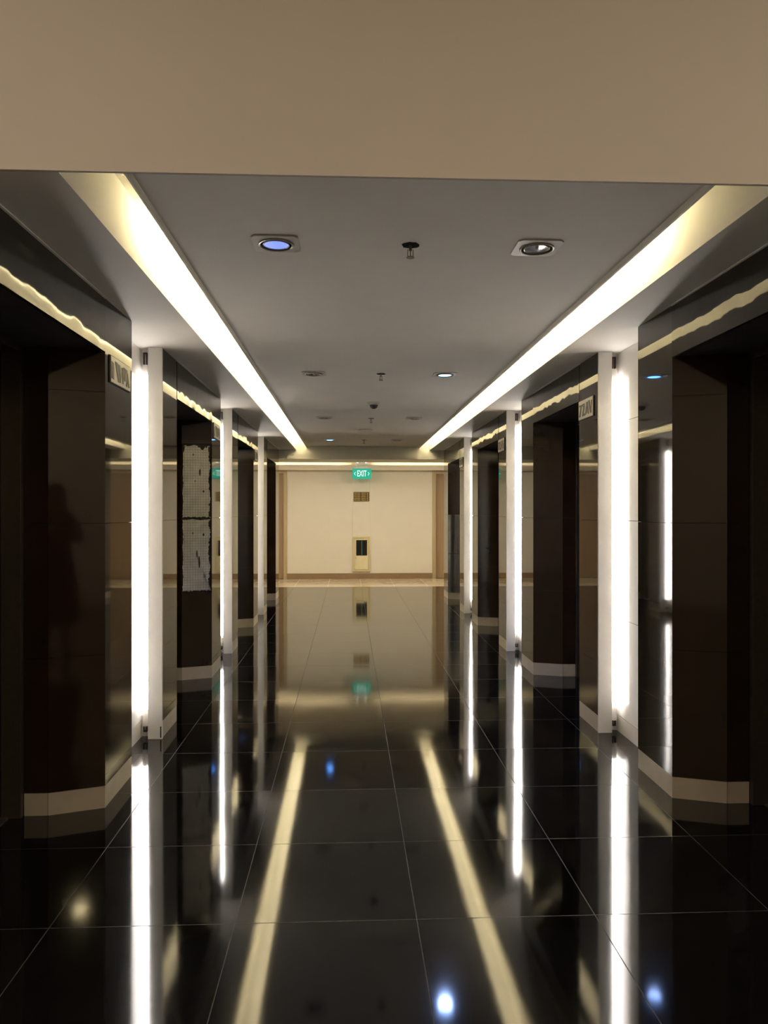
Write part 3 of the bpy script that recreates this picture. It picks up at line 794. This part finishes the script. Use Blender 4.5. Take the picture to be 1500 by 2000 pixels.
# ------------------------------------------------------------------ the person taking the picture (seen only as a dim reflection)
def skin_chain(name, verts, edges, radii, mat, parent, sub=2, root=0):
    me = bpy.data.meshes.new(name); me.from_pydata(verts, edges, []); me.materials.append(mat)
    o = bpy.data.objects.new(name, me); C.objects.link(o); o.parent = parent
    md = o.modifiers.new('skin', 'SKIN'); md.use_smooth_shade = True
    for i, r in enumerate(radii):
        rr_ = r if isinstance(r, tuple) else (r, r)
        me.skin_vertices[0].data[i].radius = rr_
    me.skin_vertices[0].data[root].use_root = True
    sd = o.modifiers.new('sub', 'SUBSURF'); sd.levels = sub; sd.render_levels = sub
    return o
per = thing('person', 'person with long dark hair in a dark dress, dimly reflected in the left jamb', 'person', (-.20, -.40, 0))
H_ = 1.57
# body: pelvis, chest, neck, head, arms raised to hold a phone, legs
V = [(0, 0, .86), (0, 0, 1.05), (0, 0, 1.22), (0, .005, 1.34), (0, .015, 1.40), (0, .03, 1.47),
     (.15, 0, 1.27), (.20, .03, 1.06), (.11, .22, 1.20), (.055, .26, 1.26),
     (-.15, 0, 1.27), (-.20, .03, 1.06), (-.11, .22, 1.20), (-.055, .26, 1.26),
     (.085, 0, .78), (.09, .01, .45), (.09, -.01, .08), (-.085, 0, .78), (-.09, .01, .45), (-.09, -.01, .08), (.09, .10, .035), (-.09, .10, .035), (0, .03, 1.53)]
E = [(0, 1), (1, 2), (2, 3), (3, 4), (4, 5), (5, 22), (2, 6), (6, 7), (7, 8), (8, 9), (2, 10), (10, 11), (11, 12), (12, 13), (0, 14), (14, 15), (15, 16), (16, 20), (0, 17), (17, 18), (18, 19), (19, 21)]
R = [(.15, .11), (.12, .09), (.14, .09), .05, .052, (.072, .09), .055, .042, .032, .028, .055, .042, .032, .028, .085, .055, .038, .085, .055, .038, .03, .03, (.06, .075)]
skin_chain('body', V, E, R, M['skin'], per)
for s_ in (-1, 1):
    for i in range(5):
        bx = s_*.05; zz = 1.245 + i*.017 if i < 4 else 1.235
        if i < 4: vv = [(bx, .262, zz), (bx-s_*.004, .285, zz+.002), (bx-s_*.016, .300, zz+.002), (bx-s_*.03, .302, zz)]
        else: vv = [(bx, .258, 1.25), (bx-s_*.015, .262, 1.235), (bx-s_*.035, .268, 1.235)]
        skin_chain('finger', vv, [(j, j+1) for j in range(len(vv)-1)], [.009, .009, .008, .007][:len(vv)], M['skin'], per, 1)
bm = bm_()
prof = [(.0, 1.36), (.06, 1.355), (.145, 1.315), (.165, 1.24), (.155, 1.12), (.135, 1.02), (.17, .88), (.195, .70), (.21, .50), (.225, .30), (.220, .30), (.19, .5), (.0, .86)]
lathe(bm, prof, 40)
for v in bm.verts:
    v.co.y *= .72
    if v.co.z < .8: a = math.atan2(v.co.y, v.co.x); k = 1 + .05*math.sin(a*9)*(.8-v.co.z)*2; v.co.x *= k; v.co.y *= k
obj('dress', bm, M['dress'], per, smooth=True)
for s_ in (-1, 1):
    o = skin_chain('sleeve', [(s_*.12, 0, 1.285), (s_*.165, .005, 1.235), (s_*.205, .03, 1.07), (s_*.15, .14, 1.145)], [(0, 1), (1, 2), (2, 3)], [.062, .064, .056, .048], M['dress'], per, 2)
bm = bm_()
lathe(bm, [(0, 1.63), (.05, 1.622), (.085, 1.59), (.10, 1.54), (.102, 1.45), (.115, 1.33), (.13, 1.20), (.125, 1.12), (.08, 1.10), (.0, 1.12)], 32)
for v in bm.verts:
    v.co.y = v.co.y*.85 - .02
    if v.co.y > .045 and v.co.z < 1.575: v.co.y = -.01 + (v.co.y-.045)*.2
    k = 1 + .02*math.sin(math.atan2(v.co.y, v.co.x)*14 + v.co.z*8); v.co.x *= k
obj('hair', bm, M['hair'], per, smooth=True)
for s_ in (-1, 1):
    bm = bm_(); bmesh.ops.create_uvsphere(bm, u_segments=10, v_segments=8, radius=.009, matrix=Matrix.Translation((s_*.03, .122, 1.50))); obj('eye', bm, M['black'], per)
bm = bm_(); bmesh.ops.create_cone(bm, cap_ends=True, segments=8, radius1=.014, radius2=.006, depth=.045, matrix=Matrix.Translation((0, .125, 1.475))); obj('nose', bm, M['skin'], per)
bm = bm_(); box(bm, -.022, .022, .108, .122, 1.435, 1.445, .003); obj('mouth', bm, M['dress'], per)
for s_ in (-1, 1):
    bm = bm_(); bmesh.ops.create_uvsphere(bm, u_segments=16, v_segments=10, radius=1, matrix=Matrix.Translation((s_*.09, .06, .035)) @ Matrix.Diagonal((.042, .115, .034, 1))); obj('shoe', bm, M['shoe'], per, smooth=True)
t = thing('smartphone', 'dark smartphone held up by the reflected person', 'phone', (-.20, -.085, 1.19))
bm = bm_(); box(bm, -.018, .055, -.004, .004, 0, .15, .003); obj('phone_body', bm, M['black'], t)
